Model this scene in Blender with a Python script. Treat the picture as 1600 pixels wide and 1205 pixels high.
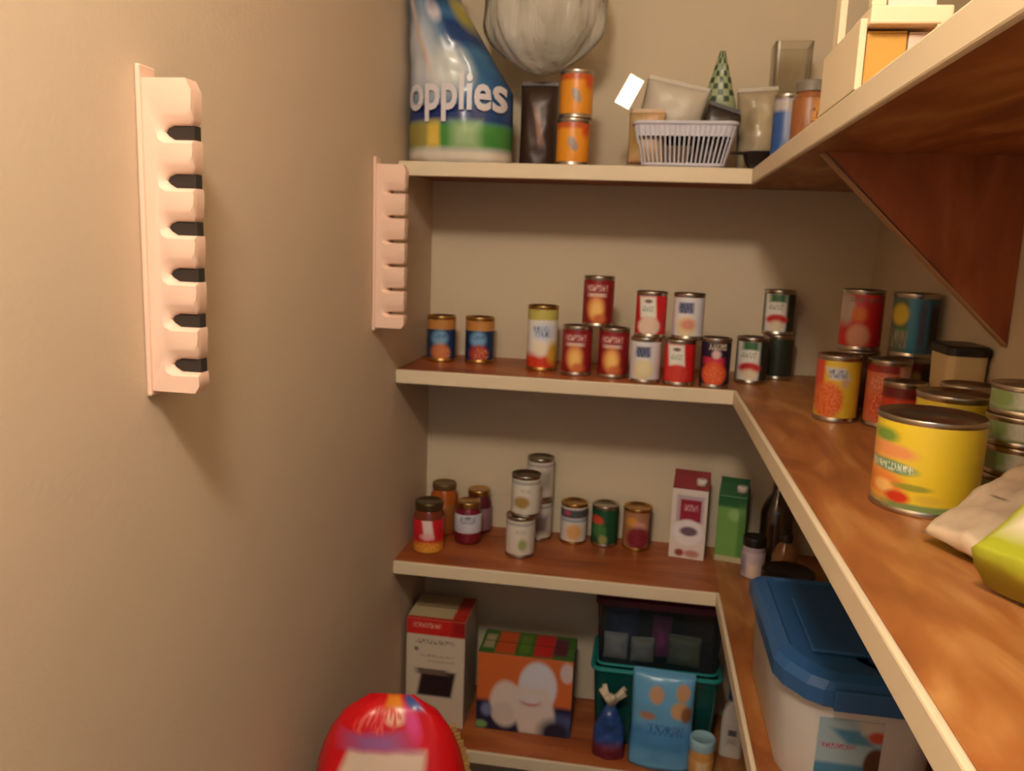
import bpy, bmesh, math, random
from mathutils import Vector, Matrix, noise
random.seed(7)
for o in list(bpy.data.objects): bpy.data.objects.remove(o, do_unlink=True)
scene = bpy.context.scene
C = scene.collection

# ------------------------------------------------------------------ camera
cam_d = bpy.data.cameras.new('camera'); cam = bpy.data.objects.new('camera', cam_d); C.objects.link(cam)
cam_d.sensor_fit = 'HORIZONTAL'; cam_d.sensor_width = 36.0; cam_d.lens = 36.0*1273.1/1600
cam_d.clip_start = 0.02
fwd = Vector((-0.15371238, 0.97330822, -0.17042185)); rgt = Vector((0.98604896, 0.16224127, 0.0372184)); upv = Vector((-0.06387444, 0.16232336, 0.98466806))
cam.matrix_world = Matrix(((rgt.x, upv.x, -fwd.x, 0), (rgt.y, upv.y, -fwd.y, 0), (rgt.z, upv.z, -fwd.z, 1.55), (0, 0, 0, 1)))
scene.camera = cam
cam_d.dof.use_dof = True; cam_d.dof.focus_distance = 0.55; cam_d.dof.aperture_fstop = 16.0

# ------------------------------------------------------------------ world, light, exposure
world = bpy.data.worlds.new('daylight'); scene.world = world; world.use_nodes = True
bg = world.node_tree.nodes['Background']; bg.inputs[0].default_value = (0.55, 0.78, 1.0, 1); bg.inputs[1].default_value = 0.38
LAMP_POS = (-0.15, -0.06, 2.40); LAMP_COL = (1.0, 0.875, 0.725); LAMP_STRENGTH = 112.0
scene.view_settings.view_transform = 'Standard'; scene.view_settings.look = 'None'
scene.view_settings.gamma = 1.0; scene.view_settings.use_curve_mapping = False
scene.view_settings.exposure = 0.0

# ------------------------------------------------------------------ materials
def lin(c):
    return tuple(((v/255)/12.92 if v/255 <= 0.04045 else ((v/255+0.055)/1.055)**2.4) for v in c) + (1.0,)
MATS = {}
def mat(name, col, rough=0.5, metal=0.0, spec=0.5, bump=0.0, bscale=60, vary=0.0, vscale=8, alpha=1.0, emit=0.0, coat=0.0):
    if name in MATS: return MATS[name]
    m = bpy.data.materials.new(name); m.use_nodes = True; nt = m.node_tree; b = nt.nodes['Principled BSDF']
    b.inputs['Base Color'].default_value = lin(col); b.inputs['Roughness'].default_value = rough; b.inputs['Metallic'].default_value = metal
    b.inputs['Specular IOR Level'].default_value = spec; b.inputs['Alpha'].default_value = alpha; b.inputs['Coat Weight'].default_value = coat
    tc = nt.nodes.new('ShaderNodeTexCoord')
    if vary > 0:
        n = nt.nodes.new('ShaderNodeTexNoise'); n.inputs['Scale'].default_value = vscale; n.inputs['Detail'].default_value = 4
        nt.links.new(tc.outputs['Object'], n.inputs['Vector'])
        mx = nt.nodes.new('ShaderNodeMix'); mx.data_type = 'RGBA'
        mx.inputs[6].default_value = lin(tuple(v*(1-vary) for v in col)); mx.inputs[7].default_value = lin(tuple(min(255, v*(1+vary)) for v in col))
        nt.links.new(n.outputs['Fac'], mx.inputs[0]); nt.links.new(mx.outputs[2], b.inputs['Base Color'])
    if bump > 0:
        n = nt.nodes.new('ShaderNodeTexNoise'); n.inputs['Scale'].default_value = bscale; n.inputs['Detail'].default_value = 3
        nt.links.new(tc.outputs['Object'], n.inputs['Vector'])
        bp = nt.nodes.new('ShaderNodeBump'); bp.inputs['Strength'].default_value = bump; bp.inputs['Distance'].default_value = 0.01
        nt.links.new(n.outputs['Fac'], bp.inputs['Height']); nt.links.new(bp.outputs[0], b.inputs['Normal'])
    if emit > 0:
        b.inputs['Emission Color'].default_value = (LAMP_COL[0], LAMP_COL[1], LAMP_COL[2], 1); b.inputs['Emission Strength'].default_value = emit
    MATS[name] = m
    return m

def wood(name, axis, c1, c2, c3):
    m = bpy.data.materials.new(name); m.use_nodes = True; nt = m.node_tree; b = nt.nodes['Principled BSDF']
    tc = nt.nodes.new('ShaderNodeTexCoord'); mp = nt.nodes.new('ShaderNodeMapping'); nt.links.new(tc.outputs['Object'], mp.inputs['Vector'])
    sc = [9, 9, 9]; sc[axis] = 2.2; mp.inputs['Scale'].default_value = sc
    n = nt.nodes.new('ShaderNodeTexNoise'); n.inputs['Scale'].default_value = 1.3; n.inputs['Detail'].default_value = 3; n.inputs['Distortion'].default_value = 1.6
    nt.links.new(mp.outputs[0], n.inputs['Vector'])
    sc2 = [70, 70, 70]; sc2[axis] = 6; mp2 = nt.nodes.new('ShaderNodeMapping'); mp2.inputs['Scale'].default_value = sc2; nt.links.new(tc.outputs['Object'], mp2.inputs['Vector'])
    n2 = nt.nodes.new('ShaderNodeTexNoise'); n2.inputs['Scale'].default_value = 1.5; n2.inputs['Detail'].default_value = 5; nt.links.new(mp2.outputs[0], n2.inputs['Vector'])
    r = nt.nodes.new('ShaderNodeValToRGB'); r.color_ramp.elements[0].position = 0.32; r.color_ramp.elements[0].color = lin(c1)
    r.color_ramp.elements[1].position = 0.72; r.color_ramp.elements[1].color = lin(c3); e = r.color_ramp.elements.new(0.52); e.color = lin(c2)
    nt.links.new(n.outputs['Fac'], r.inputs[0])
    mx = nt.nodes.new('ShaderNodeMix'); mx.data_type = 'RGBA'; mx.blend_type = 'MULTIPLY'; mx.inputs[0].default_value = 0.2
    nt.links.new(r.outputs[0], mx.inputs[6]); nt.links.new(n2.outputs['Fac'], mx.inputs[7])
    nt.links.new(mx.outputs[2], b.inputs['Base Color']); b.inputs['Roughness'].default_value = 0.42; b.inputs['Specular IOR Level'].default_value = 0.35
    return m

def film(name, col, opacity=0.4, rough=0.15, gloss=0.25, crumple=0.0):
    """thin clear plastic: see-through, milky, shiny"""
    m = bpy.data.materials.new(name); m.use_nodes = True; nt = m.node_tree; out = nt.nodes['Material Output']
    for n in list(nt.nodes):
        if n != out: nt.nodes.remove(n)
    t = nt.nodes.new('ShaderNodeBsdfTransparent'); t.inputs[0].default_value = tuple(0.72+0.28*v for v in lin(col)[:3])+(1,)
    d = nt.nodes.new('ShaderNodeBsdfDiffuse'); d.inputs[0].default_value = lin(col)
    tr = nt.nodes.new('ShaderNodeBsdfTranslucent'); tr.inputs[0].default_value = lin(col)
    dm = nt.nodes.new('ShaderNodeMixShader'); dm.inputs[0].default_value = 0.35; nt.links.new(d.outputs[0], dm.inputs[1]); nt.links.new(tr.outputs[0], dm.inputs[2])
    g = nt.nodes.new('ShaderNodeBsdfGlossy'); g.inputs['Roughness'].default_value = rough
    a = nt.nodes.new('ShaderNodeMixShader'); a.inputs[0].default_value = opacity; nt.links.new(t.outputs[0], a.inputs[1]); nt.links.new(dm.outputs[0], a.inputs[2])
    fr = nt.nodes.new('ShaderNodeLayerWeight'); fr.inputs[0].default_value = gloss
    s = nt.nodes.new('ShaderNodeMixShader'); nt.links.new(fr.outputs['Fresnel'], s.inputs[0]); nt.links.new(a.outputs[0], s.inputs[1]); nt.links.new(g.outputs[0], s.inputs[2])
    if crumple:
        tc = nt.nodes.new('ShaderNodeTexCoord'); mp = nt.nodes.new('ShaderNodeMapping'); mp.inputs['Scale'].default_value = (1, 1, 0.35); nt.links.new(tc.outputs['Object'], mp.inputs[0])
        vn = nt.nodes.new('ShaderNodeTexNoise'); vn.inputs['Scale'].default_value = 38; vn.inputs['Detail'].default_value = 2; vn.inputs['Distortion'].default_value = 1.2; nt.links.new(mp.outputs[0], vn.inputs['Vector'])
        bp = nt.nodes.new('ShaderNodeBump'); bp.inputs['Strength'].default_value = crumple; bp.inputs['Distance'].default_value = 0.02; nt.links.new(vn.outputs['Fac'], bp.inputs['Height'])
        for n in (d, g, tr, fr): nt.links.new(bp.outputs[0], n.inputs['Normal'])
    nt.links.new(s.outputs[0], out.inputs[0]); return m

def label_mat(name, base, layers, rough=0.38, metal=0.0, bump=0.0):
    """printed label; u = -1..1 across the front, v = 0..1 up.
    layers: ('e'|'r'|'t'|'s', cu, cv, ru, rv, colour[, soft[, skew]])"""
    m = bpy.data.materials.new(name); m.use_nodes = True; nt = m.node_tree; L = nt.links; b = nt.nodes['Principled BSDF']
    uv = nt.nodes.new('ShaderNodeUVMap'); sp = nt.nodes.new('ShaderNodeSeparateXYZ'); L.new(uv.outputs[0], sp.inputs[0])
    def mth(op, a, c=None):
        n = nt.nodes.new('ShaderNodeMath'); n.operation = op
        for i, x in enumerate((a, c)):
            if x is None: continue
            if isinstance(x, (int, float)): n.inputs[i].default_value = x
            else: L.new(x, n.inputs[i])
        return n.outputs[0]
    prev = None
    for l in layers:
        k, cu, cv, ru, rv, col = l[:6]; soft = l[6] if len(l) > 6 else 0.18; skew = l[7] if len(l) > 7 else 0.0
        dv = mth('SUBTRACT', sp.outputs[1], cv); du = mth('SUBTRACT', sp.outputs[0], cu)
        if skew: du = mth('ADD', du, mth('MULTIPLY', dv, skew))
        a = mth('DIVIDE', du, ru); c = mth('DIVIDE', dv, rv)
        if k in 'es': d = mth('SQRT', mth('ADD', mth('MULTIPLY', a, a), mth('MULTIPLY', c, c)))
        else: d = mth('MAXIMUM', mth('ABSOLUTE', a), mth('ABSOLUTE', c))
        mr = nt.nodes.new('ShaderNodeMapRange'); mr.clamp = True
        mr.inputs[1].default_value = 1-soft; mr.inputs[2].default_value = 1+soft*0.3; mr.inputs[3].default_value = 1; mr.inputs[4].default_value = 0
        L.new(d, mr.inputs[0]); f = mr.outputs[0]
        if k in 'ts':
            mp = nt.nodes.new('ShaderNodeMapping'); L.new(uv.outputs[0], mp.inputs[0])
            mp.inputs['Scale'].default_value = (9/max(ru, .2), 0.5/rv, 1) if k == 't' else (6, 12, 1)
            mp.inputs['Location'].default_value = (cu*7, cv*5, 0)
            n = nt.nodes.new('ShaderNodeTexNoise'); n.inputs['Scale'].default_value = 1.6; n.inputs['Detail'].default_value = 2; L.new(mp.outputs[0], n.inputs[0])
            m2 = nt.nodes.new('ShaderNodeMapRange'); m2.clamp = True; m2.inputs[1].default_value = 0.46; m2.inputs[2].default_value = 0.58; L.new(n.outputs['Fac'], m2.inputs[0])
            f = mth('MULTIPLY', f, m2.outputs[0])
        mx = nt.nodes.new('ShaderNodeMix'); mx.data_type = 'RGBA'; L.new(f, mx.inputs[0])
        if prev is None: mx.inputs[6].default_value = lin(base)
        else: L.new(prev, mx.inputs[6])
        mx.inputs[7].default_value = lin(col); prev = mx.outputs[2]
    if prev is None: b.inputs['Base Color'].default_value = lin(base)
    else: L.new(prev, b.inputs['Base Color'])
    b.inputs['Roughness'].default_value = rough; b.inputs['Metallic'].default_value = metal
    return m

TIN = mat('tin_metal', (190, 180, 165), 0.28, 1.0)
GOLD = mat('gold_lacquer_metal', (200, 160, 95), 0.3, 1.0)
DARKLID = mat('dark_lid', (52, 42, 34), 0.4)
WOODX = wood('stained_plywood_along_back', 0, (138, 70, 36), (166, 88, 46), (186, 110, 60))
WOODY = wood('stained_plywood_along_side', 1, (140, 80, 40), (170, 106, 54), (198, 144, 84))
WOODZ = wood('stained_plywood_brace', 2, (140, 70, 36), (166, 88, 46), (180, 102, 56))
CREAM = mat('cream_painted_trim', (222, 204, 172), 0.5, vary=0.03, vscale=5)
WALL = mat('beige_wall_paint', (210, 190, 165), 0.75, bump=0.06, bscale=160, vary=0.03, vscale=3)
WALLB = mat('light_back_wall_paint', (214, 197, 166), 0.7, bump=0.04, bscale=120, vary=0.02, vscale=3)
PINK = mat('pale_pink_paint', (236, 200, 178), 0.5)

# ------------------------------------------------------------------ mesh helpers
def obj(name, bm, m, parent=None, loc=(0, 0, 0), smooth=False):
    me = bpy.data.meshes.new(name); bm.normal_update(); bm.to_mesh(me); bm.free()
    for x in (m if isinstance(m, (list, tuple)) else [m]): me.materials.append(x)
    if smooth:
        for p in me.polygons: p.use_smooth = True
    o = bpy.data.objects.new(name, me); C.objects.link(o); o.location = loc; o.parent = parent
    return o
def soften(o, deg=38):
    me = o.data; bm = bmesh.new(); bm.from_mesh(me)
    for f in bm.faces: f.smooth = True
    for e in bm.edges: e.smooth = len(e.link_faces) == 2 and e.calc_face_angle(0) < math.radians(deg)
    bm.to_mesh(me); bm.free(); return o
def thing(name, label, cat, loc=(0, 0, 0), rotz=0.0, group=None):
    o = bpy.data.objects.new(name, None); C.objects.link(o); o.location = loc; o.rotation_euler = (0, 0, rotz); o.empty_display_size = 0.03
    o['label'] = label; o['category'] = cat
    if group: o['group'] = group
    return o
def tag(o, label, cat, group=None):
    o['label'] = label; o['category'] = cat
    if group: o['group'] = group
    return o
def struct(o): o['kind'] = 'structure'; return o
def facing(x, y): return -math.atan2(x, y)

def box(bm, x0, x1, y0, y1, z0, z1, bev=0.0, mi=0):
    b2 = bmesh.new(); bmesh.ops.create_cube(b2, size=1)
    for v in b2.verts: v.co = Vector(((x0+x1)/2+v.co.x*(x1-x0), (y0+y1)/2+v.co.y*(y1-y0), (z0+z1)/2+v.co.z*(z1-z0)))
    if bev > 0: bmesh.ops.bevel(b2, geom=list(b2.edges), offset=bev, segments=2, affect='EDGES', profile=0.5)
    for f in b2.faces: f.material_index = mi
    me = bpy.data.meshes.new('t'); b2.to_mesh(me); b2.free(); bm.from_mesh(me); bpy.data.meshes.remove(me)
    return bm
def bx(*a, **k): return box(bmesh.new(), *a, **k)
def lathe(profile, n=36, uvz=None, cap=False):
    """profile of (r, z); uv u = sin(theta) with theta = 0 towards -Y"""
    bm = bmesh.new(); uvl = bm.loops.layers.uv.new('UVMap'); rings = []
    for (r, z) in profile:
        rings.append([bm.verts.new((r*math.sin(2*math.pi*i/n), -r*math.cos(2*math.pi*i/n), z)) for i in range(n)] if r > 1e-6 else [bm.verts.new((0, 0, z))])
    for a, b in zip(rings[:-1], rings[1:]):
        for i in range(n):
            j = (i+1) % n
            if len(a) == 1 and len(b) == 1: continue
            if len(a) == 1: f = bm.faces.new((a[0], b[j], b[i]))
            elif len(b) == 1: f = bm.faces.new((a[i], a[j], b[0]))
            else: f = bm.faces.new((a[i], a[j], b[j], b[i]))
            z0, z1 = uvz or (profile[0][1], profile[-1][1])
            for lp in f.loops:
                c = lp.vert.co; rr = math.hypot(c.x, c.y) or 1
                lp[uvl].uv = (c.x/rr, (c.z-z0)/((z1-z0) or 1))
    return bm
def tube(pts, r, n=8, closed=False):
    bm = bmesh.new(); rings = []; pts = [Vector(p) for p in pts]; N = len(pts)
    for i, p in enumerate(pts):
        d = (pts[(i+1) % N]-pts[i-1]) if closed or 0 < i < N-1 else (pts[1]-pts[0] if i == 0 else pts[-1]-pts[-2])
        d.normalize(); a = d.orthogonal() if abs(d.z) > 0.95 else d.cross(Vector((0, 0, 1))); a.normalize(); b = d.cross(a)
        rings.append([bm.verts.new(p+r*(math.cos(2*math.pi*k/n)*a+math.sin(2*math.pi*k/n)*b)) for k in range(n)])
    for i in range(N if closed else N-1):
        A, B = rings[i], rings[(i+1) % N]
        for k in range(n): bm.faces.new((A[k], A[(k+1) % n], B[(k+1) % n], B[k]))
    if not closed: bm.faces.new(rings[0][::-1]); bm.faces.new(rings[-1])
    bmesh.ops.recalc_face_normals(bm, faces=bm.faces); return bm
def merge(bm, other):
    me = bpy.data.meshes.new('t'); other.to_mesh(me); other.free(); bm.from_mesh(me); bpy.data.meshes.remove(me); return bm
def prism(poly, z0, z1, axis=2):
    """extrude a polygon; axis 2 -> poly is (x, y), axis 1 -> poly is (x, z) extruded along y"""
    bm = bmesh.new()
    mk = (lambda p, t: (p[0], p[1], t)) if axis == 2 else (lambda p, t: (p[0], t, p[1]))
    a = [bm.verts.new(mk(p, z0)) for p in poly]; b = [bm.verts.new(mk(p, z1)) for p in poly]; n = len(poly)
    bm.faces.new(a[::-1]); bm.faces.new(b)
    for i in range(n): bm.faces.new((a[i], a[(i+1) % n], b[(i+1) % n], b[i]))
    bmesh.ops.recalc_face_normals(bm, faces=bm.faces); return bm
def loft(polys):
    """polys: list of (list of xy, z)"""
    bm = bmesh.new(); R = [[bm.verts.new((p[0], p[1], z)) for p in poly] for poly, z in polys]; n = len(R[0])
    for A, B in zip(R[:-1], R[1:]):
        for i in range(n): bm.faces.new((A[i], A[(i+1) % n], B[(i+1) % n], B[i]))
    bm.faces.new(R[0][::-1]); bm.faces.new(R[-1]); bmesh.ops.recalc_face_normals(bm, faces=bm.faces); return bm
def rrect(x0, x1, y0, y1, r, n=5):
    out = []
    for cx, cy, a0 in ((x1-r, y1-r, 0), (x0+r, y1-r, 90), (x0+r, y0+r, 180), (x1-r, y0+r, 270)):
        for k in range(n+1):
            a = math.radians(a0+90*k/n); out.append((cx+r*math.cos(a), cy+r*math.sin(a)))
    return out
def pil_depth(u, v, t, bottom_full, pw=2.6, q=0.55):
    if pw > 4: q = 0.42
    fu = max(0.0, 1-abs(u)**pw)**q
    vv = v if not bottom_full else (v if v > 0 else v*0.55)
    return t/2*fu*max(0.0, 1-abs(vv)**pw)**q
def pillow(w, h, t, nu=22, nv=26, wr=0.004, seed=0, bottom_full=False, seal=0.0, wfun=None, wscale=22, pw=2.6):
    """soft sealed packet standing on z = 0, front towards -Y; uv u -1..1, v 0..1"""
    bm = bmesh.new(); uvl = bm.loops.layers.uv.new('UVMap'); G = {}
    for s in (-1, 1):
        for i in range(nu+1):
            for j in range(nv+1):
                edge = i in (0, nu) or j == nv or (j == 0 and not bottom_full)
                if s == 1 and edge and (('e', i, j) in G): G[s, i, j] = G['e', i, j]; continue
                u = -1+2*i/nu; v = -1+2*j/nv
                d = pil_depth(u, v, t, bottom_full, pw)
                z = (v+1)/2*h; x = u*w/2*(wfun((v+1)/2) if wfun else 1.0)*(1-0.03*(1-abs(v)))
                nz = noise.noise(Vector((x*wscale+seed*3.1, z*wscale, s*2.0+seed)))+0.5*noise.noise(Vector((x*wscale*2.3+seed, z*wscale*2.3, s+5.0)))
                y = s*d+wr*nz*min(1.0, d/(t*0.15+1e-6)) + (0.004*noise.noise(Vector((x*9, z*9, seed))) if not bottom_full else 0)
                vt = bm.verts.new((x, y, z)); G[s, i, j] = vt
                if edge: G['e', i, j] = vt
    for s in (-1, 1):
        for i in range(nu):
            for j in range(nv):
                q = [G[s, i, j], G[s, i+1, j], G[s, i+1, j+1], G[s, i, j+1]]
                if s == 1: q = q[::-1]
                ij = [(i, j), (i+1, j), (i+1, j+1), (i, j+1)]
                if s == 1: ij = ij[::-1]
                try: f = bm.faces.new(q)
                except ValueError: continue
                for lp, (a, b) in zip(f.loops, ij): lp[uvl].uv = (-1+2*a/nu, b/nv)
    if bottom_full:
        loop = [G[-1, i, 0] for i in range(nu+1)]+[G[1, i, 0] for i in range(nu-1, 0, -1)]
        seen = []; [seen.append(x) for x in loop if x not in seen]
        try: bm.faces.new(seen[::-1])
        except ValueError: pass
    return bm
def front_uv(bm, w, h, x0=None):
    """box mesh: uv from x (u) and z (v)"""
    uvl = bm.loops.layers.uv.verify()
    for f in bm.faces:
        for lp in f.loops: lp[uvl].uv = (lp.vert.co.x/(w/2), lp.vert.co.z/h)
    return bm
def blob(rx, ry, rz, wr=0.15, seed=0, sub=4, freq=2.2, flat=True):
    bm = bmesh.new(); bmesh.ops.create_icosphere(bm, subdivisions=sub, radius=1)
    for v in bm.verts:
        n = v.co.normalized(); d = 1+wr*(noise.noise(n*freq+Vector((seed, 0, 0)))+0.6*abs(noise.noise(n*freq*2.7+Vector((0, seed, 0))))+0.3*noise.noise(n*freq*6+Vector((0, 0, seed))))
        v.co = Vector((n.x*rx*d, n.y*ry*d, n.z*rz*d))
    zm = min(v.co.z for v in bm.verts)
    for v in bm.verts:
        v.co.z -= zm
        if flat: v.co.z = max(v.co.z-0.06*rz, 0)
    return bm
def lettering(text, size, m, parent, place, extrude=0.0004, offset=0.0):
    """flat printed letters; place maps (x, z) on the sheet to a 3D point"""
    cu = bpy.data.curves.new('lettering', 'FONT'); cu.body = text; cu.size = size; cu.align_x = 'CENTER'; cu.align_y = 'CENTER'; cu.offset = offset; cu.resolution_u = 3
    t = bpy.data.objects.new('lettering_curve', cu); C.objects.link(t)
    dg = bpy.context.evaluated_depsgraph_get(); me = bpy.data.meshes.new_from_object(t.evaluated_get(dg))
    bpy.data.objects.remove(t, do_unlink=True)
    bm = bmesh.new(); bm.from_mesh(me); bpy.data.meshes.remove(me)
    bmesh.ops.triangulate(bm, faces=bm.faces[:])
    for _ in range(2): bmesh.ops.subdivide_edges(bm, edges=[e for e in bm.edges if e.calc_length() > 0.008], cuts=1)
    for v in bm.verts: v.co = Vector(place(v.co.x, v.co.y))
    bm.normal_update()
    return obj('lettering', bm, m, parent)

# ------------------------------------------------------------------ room dimensions
XL, XR, YB, ZC = -0.5476, 0.53, 2.06, 2.50
XE, YE = 0.199, 1.76            # front faces of the shelf trims
Z1, Z2, Z3, Z4 = 1.720, 1.2613, 0.803, 0.3375
YN = -1.0
struct(obj('floor', bx(XL-0.1, XR+0.1, YN, YB+0.1, -0.1, 0), mat('vinyl_floor', (84, 68, 54), 0.5, vary=0.1)))
struct(obj('ceiling', bx(XL-0.1, XR+0.1, YN, YB+0.1, ZC, ZC+0.1), mat('ceiling_paint', (225, 218, 205), 0.8)))
struct(obj('wall_left', bx(XL-0.1, XL, YN, YB+0.1, 0, ZC), WALL))
struct(obj('wall_right', bx(XR, XR+0.1, YN, YB+0.1, 0, ZC), WALLB))
struct(obj('wall_back', bx(XL, XR, YB, YB+0.1, 0, ZC), WALLB))

# ------------------------------------------------------------------ ceiling light (lights the pantry)
lt = thing('ceiling_light', 'round frosted globe light on the pantry ceiling, above the picture', 'light', (LAMP_POS[0], LAMP_POS[1], ZC))
obj('base', lathe([(0, 0), (0.11, 0), (0.11, -0.012), (0.09, -0.022), (0, -0.022)]), mat('white_enamel', (230, 228, 220), 0.35), lt, smooth=True)
obj('globe', lathe([(0.085, -0.022), (0.115, -0.045), (0.125, -0.080), (0.117, -0.115), (0.088, -0.148), (0.045, -0.168), (0, -0.174)]), mat('lit_globe', (255, 240, 220), 0.4, emit=LAMP_STRENGTH), lt, smooth=True)

# ------------------------------------------------------------------ shelves
TH, TT, BT = 0.031, 0.008, 0.019
def shelf(z, label, near=0.2, brace=False, th=TH):
    t = thing('pantry_shelf', label, 'shelf', (0, 0, z), 0, 'corner shelves of the pantry')
    obj('back_board', bx(XL+0.001, XE+TT, YE+TT, YB-0.001, -BT, 0, bev=0.0008), WOODX, t)
    obj('side_board', bx(XE+TT, XR-0.001, near, YB-0.001, -BT, 0, bev=0.0008), WOODY, t)
    obj('front_trim', bx(XL+0.001, XE+TT*0.5, YE, YE+TT, -th, 0.0004, bev=0.0025), CREAM, t)
    obj('side_trim', bx(XE, XE+TT, near, YE+TT*0.9, -th, 0.0004, bev=0.0025), CREAM, t)
    if brace:
        zz = -BT
        poly = [(0.250, zz), (XR-0.001, zz), (XR-0.001, -0.288)]
        b = obj('brace', prism(poly, 1.292, 1.310, axis=1), WOODZ, t)
        # raw plywood edge of the brace
        d = Vector((XR-0.001-0.245, -0.288-zz)).normalized(); nrm = Vector((d.y, -d.x)); 
        if nrm.y > 0: nrm = -nrm
        e = 0.0035
        obj('raw_edge', prism([(0.245, zz), (XR-0.001, -0.288), (XR-0.001, -0.288-e*1.4), (0.245+nrm.x*e, zz+nrm.y*e)], 1.2915, 1.3105, axis=1), mat('raw_plywood_edge', (176, 132, 88), 0.6), b)
    return t
shelf(Z1, 'topmost corner shelf with cream edge and triangular wooden brace, above eye level', brace=True)
shelf(Z2, 'wide corner shelf with cream edge carrying the red soup cans and big yellow can')
shelf(Z3, 'corner shelf with cream edge carrying jars, cartons and the blue-lidded bin')
shelf(Z4, 'lowest corner shelf in view, under the trash bag boxes and teal tub')

# ------------------------------------------------------------------ notched wall brackets
def bracket(label, y0, z0, H, p, L, filled):
    t = thing('notched_bracket', label, 'wall rack', (XL+0.0005, y0, z0), 0, 'notched brackets on the left wall')
    n = 6; pitch = (H-0.035)/n
    def profile(bev):
        # bev 0 = inner slot, 1 = flared opening on the face
        pts = [(0, 0), (p*0.92, 0), (p, 0.008)]
        for i in range(n):
            zc = 0.03+pitch*i
            lo = zc-(0.0072 if filled else 0.003)-0.004*bev; hi = zc+(0.0078 if filled else 0.003)+(0.012 if filled else 0.017)*bev
            pin = p*(0.44 if filled else 0.36)-0.008*bev
            pts += [(p, lo-0.004), (p*0.985, lo), (pin+0.010, lo), (pin+0.003, lo+0.004), (pin, (lo+hi)/2), (pin+0.003, hi-0.003), (pin+0.010, hi), (p*0.93, hi), (p*0.985, hi+0.006)]
        pts += [(p, H-0.012), (p*0.9, H), (0, H)]
        return pts
    bm = bmesh.new(); rows = []
    steps = [(L*0.40*k/6, 1-math.sin(k/6*math.pi/2)) for k in range(7)]+[(L, 0.0)]
    for y, bv in steps: rows.append([bm.verts.new((a, y, b)) for a, b in profile(bv)])
    N = len(rows[0])
    for A, B in zip(rows[:-1], rows[1:]):
        for i in range(N): bm.faces.new((A[i], B[i], B[(i+1) % N], A[(i+1) % N]))
    bm.faces.new(rows[0]); bm.faces.new(rows[-1][::-1]); bmesh.ops.recalc_face_normals(bm, faces=bm.faces)
    soften(obj('notched_strip', bm, PINK, t), 34)
    obj('wall_plate', bx(0, 0.006, -0.004, L+0.004, -0.006, H+0.014, bev=0.002), PINK, t)
    if filled:
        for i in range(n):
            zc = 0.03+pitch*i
            obj('slot_fill', bx(p*0.44, p*0.97, L*0.41, L*0.98, zc-0.0074, zc+0.0080), mat('dark_brown_fill', (46, 36, 28), 0.9), t)  # plain dark brown block filling each slot behind its flared opening
    return t
bracket('larger nearer pink notched bracket on left wall with six dark slots', 0.83, 1.372, 0.338, 0.062, 0.022, True)
bracket('smaller farther pink notched bracket on left wall beside the shelf ends', 1.60, 1.372, 0.326, 0.066, 0.022, False)

# ------------------------------------------------------------------ cans and jars
def can(label, x, y, z, r, h, base, layers, metal=TIN, turn=0.0, group=None, name='food_can', gap=0.009):
    t = thing(name, label, 'can', (x, y, z), facing(x, y)+turn, group)
    obj('tin_body', lathe([(0, 0.003), (r*0.9, 0.003), (r*0.93, 0), (r*0.985, 0), (r, 0.002), (r, 0.0055), (r*0.965, 0.008), (r*0.965, h-0.008), (r, h-0.0055), (r, h-0.0015), (r*0.985, h), (r*0.945, h), (r*0.925, h-0.0045), (r*0.75, h-0.0045), (r*0.72, h-0.0035), (0, h-0.0035)]), metal, t, smooth=True)
    obj('paper_label', lathe([(r*0.973, gap), (r*0.977, gap+0.001), (r*0.977, h-gap-0.001), (r*0.973, h-gap)], n=40), label_mat('label_'+str(len(MATS))+label[:30], base, layers), t, smooth=True)
    MATS['k'+str(len(MATS))] = None
    return t
def jar(label, x, y, z, r, h, content, base, layers, lid=GOLD, lab=(0.12, 0.70), turn=0.0, group=None, lidh=0.016, lidr=0.86, name='food_jar'):
    t = thing(name, label, 'jar', (x, y, z), facing(x, y)+turn, group)
    hb = h-lidh
    obj('glass_body', lathe([(0, 0.002), (r*0.8, 0), (r*0.96, 0.004), (r, 0.012), (r, hb*0.78), (r*0.96, hb*0.86), (r*lidr*0.95, hb*0.97), (r*lidr*0.93, hb), (0, hb)]), mat('jar_'+'_'.join(map(str, content)), content, 0.12, coat=0.4), t, smooth=True)
    obj('paper_label', lathe([(r*1.002, hb*lab[0]), (r*1.012, hb*lab[0]+0.001), (r*1.012, hb*lab[1]-0.001), (r*1.002, hb*lab[1])], n=40), label_mat('jl_'+label[:40], base, layers), t, smooth=True)
    lr = r*lidr; prof = [(0, hb+0.0005), (lr*0.97, hb+0.0005), (lr, hb+0.002)]
    for k in range(3): prof += [(lr*0.985, hb+0.004+k*0.003), (lr, hb+0.0055+k*0.003)]
    prof += [(lr, h-0.002), (lr*0.95, h), (lr*0.9, h), (lr*0.87, h-0.0012), (0, h-0.001)]
    obj('lid', lathe(prof), lid, t, smooth=True)
    return t
W_, RED, MAR, NAVY = (232, 226, 214), (196, 30, 28), (128, 22, 26), (26, 30, 64)

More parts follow.
